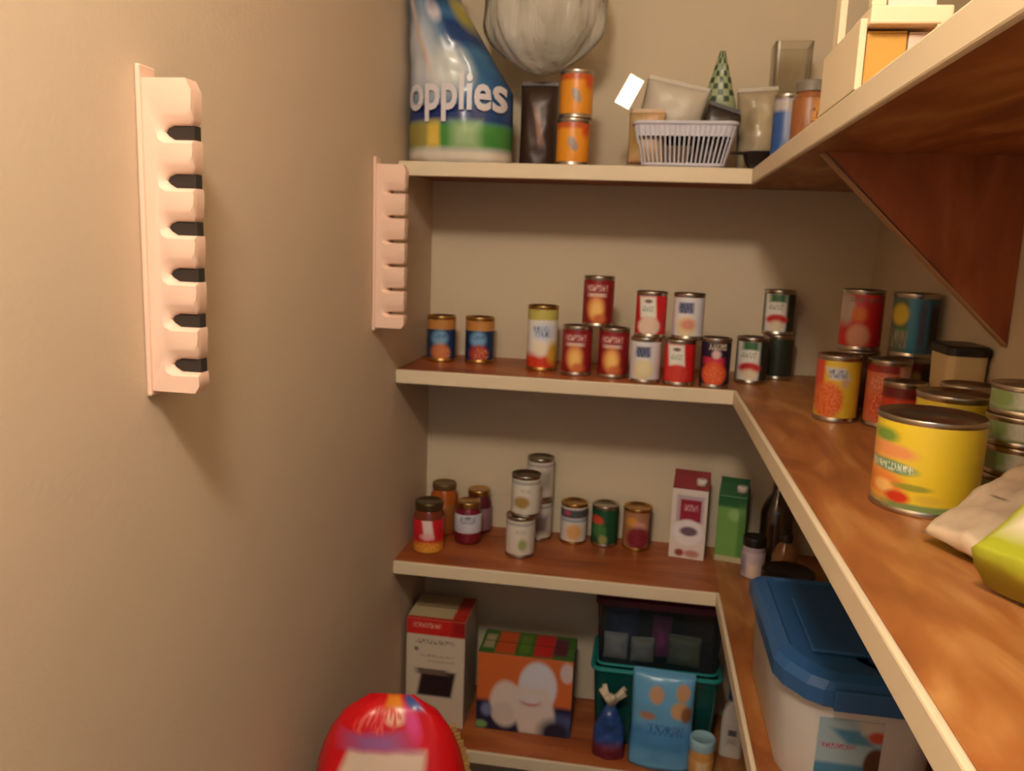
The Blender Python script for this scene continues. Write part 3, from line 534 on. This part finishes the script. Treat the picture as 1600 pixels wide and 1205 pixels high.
obj('lid', loft([(rrect(-0.154, 0.156, -0.089, 0.089, 0.022), 0.160), (rrect(-0.154, 0.156, -0.089, 0.089, 0.022), 0.176), (rrect(-0.148, 0.150, -0.083, 0.083, 0.02), 0.182)]), mat('dark_red_plastic', (84, 20, 28), 0.4), tu)
for (x, y, w, h, t_, col, lab, zz, sd) in ((-0.016, 1.900, 0.060, 0.060, 0.03, (244, 240, 232), 'white packet at the left inside the upper tub', 0.211, 1), (0.050, 1.898, 0.058, 0.056, 0.03, (246, 240, 220), 'cream packet right of the white one inside the upper tub', 0.211, 2), (0.150, 1.900, 0.080, 0.07, 0.03, (170, 174, 140), 'olive packet at the right inside the upper tub', 0.211, 3), (0.095, 1.930, 0.05, 0.10, 0.025, (206, 84, 150), 'pink-purple packet at the back inside the upper tub', 0.211, 4), (0.0, 1.955, 0.08, 0.10, 0.03, (104, 112, 160), 'slate blue packet at the back inside the upper tub', 0.211, 5),
    (-0.005, 1.910, 0.075, 0.085, 0.04, (120, 30, 50), 'dark red packet inside the lower teal tub at left', 0.005, 6), (0.182, 1.915, 0.06, 0.15, 0.035, (110, 40, 44), 'maroon packet inside the lower teal tub at right', 0.005, 7), (0.09, 1.94, 0.11, 0.13, 0.04, (56, 66, 90), 'grey-blue packet in the middle of the lower teal tub', 0.005, 8)):
    packet('food_packet', lab, 'packet', x, y, Z4+zz, w, h, t_, 0.1*(sd % 3-1), -0.05, col, [('e', 0, 0.5, 0.5, 0.25, tuple(min(255, c*1.15) for c in col), 0.5)], seed=sd)
# pouch, blue bag, jar, bottle
packet('cookie_pouch', 'light blue stand-up pouch with round cookie pictures on the lowest shelf', 'pouch', 0.103, 1.806, Z4, 0.148, 0.232, 0.05, facing(0.1, 1.8), -0.04, (104, 166, 206),
       [('e', -0.2, 0.80, 0.26, 0.10, (196, 150, 112), 0.25), ('e', 0.62, 0.84, 0.24, 0.10, (190, 146, 108), 0.25), ('e', 0.55, 0.66, 0.3, 0.10, (200, 156, 110), 0.3), ('e', 0.78, 0.62, 0.2, 0.1, (140, 92, 60), 0.4), ('e', -0.45, 0.57, 0.3, 0.05, (176, 128, 100), 0.4), ('r', 0, 0.32, 2, 0.16, (78, 140, 192), 0.5), ('t', 0.15, 0.44, 0.6, 0.06, (52, 92, 160)), ('e', 0.1, 0.12, 0.8, 0.1, (96, 156, 200), 0.5)], rough=0.3, wr=0.003, seed=11, bottom_full=True)
wb = packet('tied_bag', 'dark blue bag with gathered cream top left of the cookie pouch', 'bag', -0.018, 1.822, Z4, 0.078, 0.132, 0.05, 0.0, 0.0, (44, 74, 136), [('r', 0, 0.1, 2, 0.25, (110, 34, 52), 0.5)], seed=12, bottom_full=True, wr=0.010, wfun=lambda v: 1.0 if v < 0.5 else 1.0-0.72*((v-0.5)/0.5)**1.3)
fr = bmesh.new()
for k in range(9):
    a = k*2.4; d = Vector((0.030*math.cos(a), 0.012*math.sin(a)-0.004, 0.040+0.014*math.sin(k*1.7)))
    merge(fr, tube([Vector((0, 0, 0.126)), Vector((0, 0, 0.130))+d*0.5, Vector((0.004, 0, 0.126))+d], 0.0065, 6))
obj('gathered_top', fr, mat('cream_plastic_tie', (206, 190, 160), 0.5), wb, smooth=True)
jar('small jar with pale blue lid and orange contents beside the cookie pouch', 0.200, 1.795, Z4, 0.029, 0.094, (206, 150, 84), (206, 150, 84), [('r', 0.1, 0.5, 0.5, 0.5, (222, 190, 140), 0.5)], lid=mat('pale_blue_lid', (150, 186, 200), 0.4), lidh=0.026, lidr=1.02, name='small_jar')
wbt = thing('white_bottle', 'white plastic bottle with blue cap at the end of the lowest shelf', 'bottle', (0.278, 1.890, Z4), facing(0.278, 1.89))
obj('bottle_body', loft([(rrect(-0.027, 0.027, -0.018, 0.018, 0.01), 0), (rrect(-0.028, 0.028, -0.019, 0.019, 0.011), 0.005), (rrect(-0.026, 0.026, -0.018, 0.018, 0.011), 0.10), (rrect(-0.02, 0.02, -0.015, 0.015, 0.01), 0.125), (rrect(-0.011, 0.011, -0.011, 0.011, 0.009), 0.140), (rrect(-0.011, 0.011, -0.011, 0.011, 0.009), 0.150)]), mat('white_bottle_plastic', (206, 200, 188), 0.4), wbt)
obj('cap', lathe([(0.014, 0.146), (0.0145, 0.148), (0.013, 0.172), (0.010, 0.176), (0, 0.176)], n=24), mat('blue_cap', (44, 84, 140), 0.4), wbt, smooth=True)
obj('paper_label', front_uv(bx(-0.016, 0.016, -0.0202, -0.0188, 0.03, 0.085), 0.032, 0.1), label_mat('bottle_label', (200, 192, 182), [('r', 0.1, 0.66, 0.7, 0.09, (84, 80, 92), 0.3), ('t', 0.1, 0.45, 0.7, 0.08, (120, 116, 116))]), wbt)
# floor-standing red bag
def rw(v): return 1.0 if v < 0.70 else math.sqrt(max(0.02, 1-0.93*((v-0.70)/0.30)**2.6))
rb = packet('foil_bag', 'shiny red foil bag with purple and white print, upright in left foreground', 'bag', -0.372, 1.205, 0, 0.270, 0.806, 0.13, facing(-0.372, 1.205)*0.5, 0.0, (206, 14, 24),
       [('r', -0.15, 0.81, 0.60, 0.092, (218, 194, 172), 0.15, -1.5), ('r', -0.2, 0.915, 0.58, 0.022, (156, 96, 150), 0.7, 3.0), ('e', 0.12, 0.965, 0.24, 0.022, (240, 196, 170), 0.4), ('r', 0.10, 0.988, 0.30, 0.013, (228, 138, 40), 0.5), ('e', 0.42, 0.95, 0.16, 0.04, (220, 70, 136), 0.6), ('e', 0.66, 0.985, 0.24, 0.018, (60, 90, 150), 0.5), ('s', -0.2, 0.955, 0.5, 0.03, (224, 90, 80))], rough=0.32, wr=0.018, seed=21, bottom_full=True, wfun=rw, wscale=13)
cz = bmesh.new()
for k in range(16):
    v = 0.80+0.0085*k; xx = 0.135*rw(v)*0.985+0.0015
    merge(cz, bx(xx-0.003, xx+0.0055+0.002*(k % 2), -0.0025, 0.0025, v*0.806, v*0.806+0.0065, bev=0.001))
obj('crimped_seal', cz, mat('gold_foil', (206, 160, 90), 0.3, 0.6), rb)

# ------------------------------------------------------------------ top shelf
# paper pack
def pw(v): return 1.0 if v < 0.42 else 1.0-0.34*min(1, (v-0.42)/0.4)
PKW, PKH, PKT = 0.236, 0.43, 0.185
pk = thing('paper_towel_pack', 'blue and white plastic-wrapped paper pack with green band on the top shelf', 'pack', (-0.4275, 1.842, Z1), 0)
bm = pillow(PKW, PKH, PKT, nu=28, nv=34, wr=0.008, seed=31, bottom_full=True)
for v in bm.verts:      # the upper part leans towards the left wall
    k = max(0.0, v.co.z/PKH-0.36); s = 1-1.2*min(k, 0.45)
    v.co.x = -PKW/2+(v.co.x+PKW/2)*s
obj('wrapper', bm, label_mat('paper_pack_print', (58, 110, 150), [('e', -0.6, 0.5, 0.7, 0.3, (196, 200, 206), 0.7), ('r', -0.55, 0.62, 0.10, 0.3, (206, 188, 180), 0.5, 1.0), ('e', 0.05, 0.44, 0.5, 0.14, (206, 212, 210), 0.6, -1.0), ('r', 0.6, 0.62, 0.5, 0.08, (28, 58, 110), 0.5), ('e', 0.05, 0.72, 0.24, 0.07, (196, 192, 200), 0.5), ('r', 0.5, 0.86, 0.6, 0.14, (20, 44, 84), 0.5), ('e', 0.9, 0.72, 0.3, 0.1, (160, 150, 60), 0.6), ('r', 0, 0.235, 2, 0.045, (24, 48, 112), 0.3), ('r', 0.9, 0.34, 0.3, 0.16, (36, 84, 136), 0.6), ('r', 0, 0.125, 2, 0.07, (70, 140, 66), 0.35), ('r', -0.75, 0.13, 0.5, 0.075, (150, 140, 70), 0.4), ('r', -0.35, 0.13, 0.14, 0.075, (214, 184, 76), 0.5), ('r', 0.25, 0.13, 0.3, 0.075, (160, 192, 140), 0.6), ('r', 0, 0.0, 2, 0.075, (214, 206, 190), 0.4)], 0.25), pk, smooth=True)
def on_pack(x, z):
    zz = 0.140+z*1.15; x *= 0.82; u = (x+0.004)/(PKW/2); v = zz/PKH*2-1
    return (x+0.004, -pil_depth(u, v, PKT, True)-0.0075, zz)
lettering('opplies', 0.092, mat('white_print', (214, 208, 212), 0.3), pk, on_pack, offset=0.0022)
# dark snack bag behind the pack
packet('snack_bag', 'dark brown snack bag standing between the paper pack and orange cans', 'bag', -0.262, 1.905, Z1, 0.085, 0.185, 0.06, 0.0, 0.0, (62, 42, 32), [('r', 0.1, 0.5, 0.2, 0.25, (150, 110, 92), 0.6, 0.8)], seed=41, bottom_full=True, rough=0.4)
for k, nm in ((0, 'orange can with grey mark at the bottom of the top-shelf pair'), (1, 'orange can with grey mark on top of the top-shelf pair')):
    can(nm, -0.174+0.003*k, 1.815, Z1+0.098*k, 0.036, 0.098, (226, 146, 34), [('r', 0, 0.95, 2, 0.12, (190, 84, 30), 0.5), ('e', 0.0, 0.45, 0.3, 0.2, (156, 140, 130), 0.3, 0.8), ('e', 0.75, 0.8, 0.3, 0.2, (206, 80, 30), 0.6)], group='orange cans on the top shelf')
cb = thing('plastic_bag', 'crumpled clear plastic bag resting on the orange cans and dark snack bag', 'bag', (-0.256, 1.868, Z1+0.197), 0)
CLEAR = film('clear_bag_film', (246, 242, 230), 0.55, 0.22, 0.16, crumple=0.4)
fb = bmesh.new(); NB, NZ = 72, 30; rg = []
for j in range(NZ+1):
    v = j/NZ; R0 = math.sin(min(1.0, v/0.42)*math.pi/2)**0.62*(1.0 if v < 0.6 else 1-0.30*((v-0.6)/0.4)**1.5)
    ring = []
    for i in range(NB):
        a = 2*math.pi*i/NB; c = Vector((math.cos(a), math.sin(a), 0))
        fold = 0.10*noise.noise(c*3.2+Vector((0, 0, v*1.1)))+0.07*noise.noise(c*8+Vector((3, 0, v*1.6)))+0.03*noise.noise(c*15+Vector((0, 5, v*4)))
        rr = max(0.02, R0*(1+fold*min(1, v*4)*1.6)); ring.append(fb.verts.new((0.128*rr*c.x+0.012*v, 0.082*rr*c.y, 0.275*v+0.012*noise.noise(c*2+Vector((v*2, 0, 0)))*min(1, v*3)*(1-v))))
    rg.append(ring)
for A, B in zip(rg[:-1], rg[1:]):
    for i in range(NB): fb.faces.new((A[i], A[(i+1) % NB], B[(i+1) % NB], B[i]))
fb.faces.new(rg[0][::-1])
obj('bag_film', fb, CLEAR, cb, smooth=True)
for (x, z, r, col) in ((-0.045, 0.05, 0.055, (206, 200, 186)), (0.055, 0.055, 0.05, (150, 142, 110)), (0.0, 0.11, 0.055, (196, 186, 164)), (0.03, 0.02, 0.03, (90, 92, 66))):
    obj('contents', blob(r, r*0.8, r*0.8, 0.12, int(x*100), 3), mat('bag_content_%d' % col[0], col, 0.6), cb, loc=(x, 0, z), smooth=True)

# slatted basket
bk = thing('plastic_basket', 'pale plastic basket with ribbed sides on the front of the top shelf', 'basket', (0.062, 1.845, Z1), facing(0.062, 1.845))
BW = mat('pale_lilac_plastic', (206, 204, 214), 0.4)
def brect(z, g=0.0):
    f = z/0.088; return rrect(-0.082-0.022*f-g, 0.082+0.022*f+g, -0.072-0.014*f-g, 0.072+0.014*f+g, 0.018)
obj('base', loft([(brect(0), 0), (brect(0.004), 0.004)]), BW, bk)
obj('rim', tube([(p[0], p[1], 0.088) for p in brect(0.088)], 0.0042, 8, True), BW, bk)
obj('lower_band', tube([(p[0], p[1], 0.006) for p in brect(0.006)], 0.0035, 8, True), BW, bk)
rb_ = bmesh.new(); lo_, hi_ = brect(0.004), brect(0.086)
def lerp_loop(poly, s):
    P = [Vector(p) for p in poly]; n = len(P); L = [(P[(i+1) % n]-P[i]).length for i in range(n)]; T = sum(L)*s
    for i in range(n):
        if T <= L[i]: return P[i]+(P[(i+1) % n]-P[i])*(T/max(L[i], 1e-9))
        T -= L[i]
    return P[0]
for k in range(70):
    a = lerp_loop(lo_, k/70); b = lerp_loop(hi_, k/70)
    merge(rb_, tube([(a.x, a.y, 0.004), (b.x, b.y, 0.086)], 0.0019, 5))
ro = obj('ribs', rb_, BW, bk); ro['kind'] = 'stuff'
obj('solid_upper_band', (lambda: loft([(brect(0.062), 0.062), (brect(0.086), 0.086), (brect(0.086, -0.002), 0.086), (brect(0.062, -0.002), 0.062)]))(), BW, bk)
# things in and by the basket
cd = thing('foil_card', 'shiny bright card tilted at the left rim of the basket', 'card', (-0.058, 1.775, Z1+0.150), 0)
cd.rotation_euler = (math.radians(-4), math.radians(27), math.radians(1))
obj('card_face', bx(-0.0125, 0.0125, -0.0015, 0.0005, -0.027, 0.027), mat('bright_foil', (252, 248, 236), 0.22, 0.9), cd)
obj('card_border', bx(-0.017, 0.017, 0, 0.002, -0.033, 0.033, bev=0.0008), mat('silver_card', (196, 186, 170), 0.25, 0.6), cd)
packet('white_pouch', 'rounded off-white pouch lying across the basket', 'pouch', 0.022, 1.845, Z1+0.072, 0.135, 0.105, 0.06, 0.0, 0.1, (196, 186, 168), [('e', 0, 0.6, 0.7, 0.3, (206, 196, 178), 0.6)], seed=51, side=math.radians(12), rough=0.45)
packet('food_packet', 'tan and peach packet at the left in the basket', 'packet', -0.018, 1.800, Z1+0.008, 0.075, 0.105, 0.03, 0.0, 0.0, (190, 156, 110), [('r', 0.3, 0.6, 0.3, 0.4, (222, 180, 150), 0.5), ('r', -0.6, 0.6, 0.3, 0.4, (150, 120, 60), 0.5)], seed=52)
packet('food_packet', 'dark brown packet at the right in the basket', 'packet', 0.105, 1.838, Z1+0.008, 0.075, 0.125, 0.03, 0.0, 0.0, (52, 40, 34), [('e', 0.2, 0.7, 0.4, 0.2, (80, 66, 56), 0.6)], seed=53, side=math.radians(18))
def tri(v): return max(0.06, 1.0-0.9*v) if v > 0.35 else 0.685
ck = []
for i in range(5):
    for j in range(8):
        if (i+j) % 2: ck.append(('r', -0.8+0.4*i, 0.42+0.075*j, 0.2, 0.0375, (40, 64, 36), 0.3))
packet('checked_bag', 'pointed green and white checked bag sticking up behind the basket', 'bag', 0.132, 1.895, Z1+0.082, 0.11, 0.175, 0.035, 0.0, 0.0, (160, 170, 130), ck, seed=54, wfun=tri)
packet('grey_bag', 'grey translucent bag slumped right of the basket', 'bag', 0.216, 1.850, Z1+0.002, 0.084, 0.165, 0.075, facing(0.2, 1.84), 0.0, (164, 150, 122), [('e', 0.3, 0.5, 0.4, 0.4, (186, 172, 140), 0.6), ('e', -0.3, 0.6, 0.3, 0.2, (136, 120, 92), 0.6)], seed=55, bottom_full=True, wr=0.01, side=math.radians(-3), rough=0.3)
bt = thing('black_tray', 'black flat dish lying at the inner corner of the top shelf', 'dish', (0.216, 1.772, Z1+0.0005), 0.3)
obj('dish', lathe([(0, 0.002), (0.024, 0), (0.032, 0.012), (0.038, 0.030), (0.040, 0.032), (0.036, 0.030), (0.030, 0.013), (0, 0.006)], n=28), mat('black_plastic', (30, 24, 22), 0.4), bt, smooth=True)
obj('handle', bx(-0.065, -0.036, -0.006, 0.006, 0.026, 0.032, bev=0.002), mat('black_plastic', (30, 24, 22), 0.4), bt)
can('small blue and white can at the corner of the top shelf', 0.247, 1.700, Z1, 0.025, 0.132, (46, 84, 150), [('e', 0.3, 0.6, 0.4, 0.5, (150, 160, 186), 0.4), ('r', 0, 0.9, 2, 0.12, (176, 166, 160), 0.5), ('r', 0.9, 0.3, 0.4, 0.4, (40, 36, 44), 0.4), ('e', 0.2, 0.1, 0.6, 0.2, (130, 120, 110), 0.5)])
jar('brown and orange jar next to the small blue can on the top shelf', 0.272, 1.600, Z1, 0.030, 0.138, (140, 84, 44), (150, 92, 50), [('e', 0.5, 0.5, 0.5, 0.5, (216, 160, 84), 0.5), ('s', 0.3, 0.4, 0.8, 0.5, (120, 70, 36))], lid=mat('grey_lid', (120, 112, 100), 0.5), lab=(0.05, 0.9), lidh=0.02)
cl = thing('clear_canister', 'tall clear plastic canister rising behind the small blue can', 'canister', (0.285, 1.965, Z1), 0)
CAN = film('clear_canister_plastic', (206, 196, 170), 0.12, 0.1, 0.12)
obj('canister_body', loft([(rrect(-0.036, 0.036, -0.036, 0.036, 0.008), 0.0), (rrect(-0.040, 0.040, -0.040, 0.040, 0.008), 0.285), (rrect(-0.037, 0.037, -0.037, 0.037, 0.007), 0.285), (rrect(-0.034, 0.034, -0.034, 0.034, 0.007), 0.004)]), CAN, cl)
obj('contents', blob(0.028, 0.028, 0.05, 0.1, 3, 3), mat('grey_contents', (140, 134, 120), 0.7), cl, loc=(0, 0, 0.006), smooth=True)
# cream riser and what it holds
rs = thing('shelf_riser', 'cream wooden riser with upright posts on the right of the top shelf', 'riser', (0, 0, Z1), 0)
CR2 = mat('cream_wood', (232, 212, 176), 0.5)
obj('top_board', bx(0.206, 0.284, 0.915, 0.985, 0.062, 0.080, bev=0.002), CR2, rs)
obj('side_panel', bx(0.199, 0.206, 0.925, 1.105, 0.0005, 0.070, bev=0.001), CR2, rs)
for (x0, x1, y0, y1, z0, z1) in ((0.1995, 0.2075, 1.035, 1.062, 0.070, 0.30), (0.2065, 0.2205, 0.918, 0.932, 0.080, 0.30)):
    obj('upright_post', bx(x0, x1, y0, y1, z0, z1, bev=0.001), CR2, rs)
for (x0, x1, y0, y1) in ((0.270, 0.278, 0.916, 0.926), (0.270, 0.278, 0.972, 0.982)):
    obj('leg', bx(x0, x1, y0, y1, 0.0005, 0.062, bev=0.001), CR2, rs)
boxpack('card_box', 'plain mustard yellow cardboard box under the cream riser', 0.2075, 0.2470, 0.930, 1.06, Z1, 0.058, 0, (196, 150, 62), [], mat('mustard_card', (196, 150, 62), 0.6), mat('mustard_card', (196, 150, 62), 0.6))
boxpack('card_box', 'small white box with red print under the cream riser', 0.2480, 0.2690, 0.930, 1.04, Z1, 0.057, 0, (212, 190, 176), [('e', 0.4, 0.6, 0.4, 0.2, (190, 80, 70), 0.5)], mat('white_card', (190, 172, 150), 0.5), mat('white_card', (190, 172, 150), 0.5))
boxpack('card_box', 'pale pink-white box standing on the cream riser', 0.2230, 0.270, 0.925, 0.98, Z1+0.080, 0.09, 0, (226, 206, 190), [], mat('pale_card', (222, 200, 180), 0.5), mat('pale_card', (222, 200, 180), 0.5))
boxpack('card_box', 'brown box nearer than the cream riser on the top shelf', 0.240, 0.290, 0.700, 0.76, Z1, 0.030, 0.2, (130, 86, 50), [], mat('brown_card', (130, 86, 50), 0.6), mat('brown_card', (130, 86, 50), 0.6))
boxpack('card_box', 'dark slate box at the top right corner of the picture', 0.235, 0.330, 0.540, 0.640, Z1, 0.050, 0, (70, 72, 78), [('e', 0.2, 0.5, 0.6, 0.3, (96, 100, 90), 0.5)], mat('slate_card', (64, 64, 72), 0.6), mat('slate_card', (64, 64, 72), 0.6))
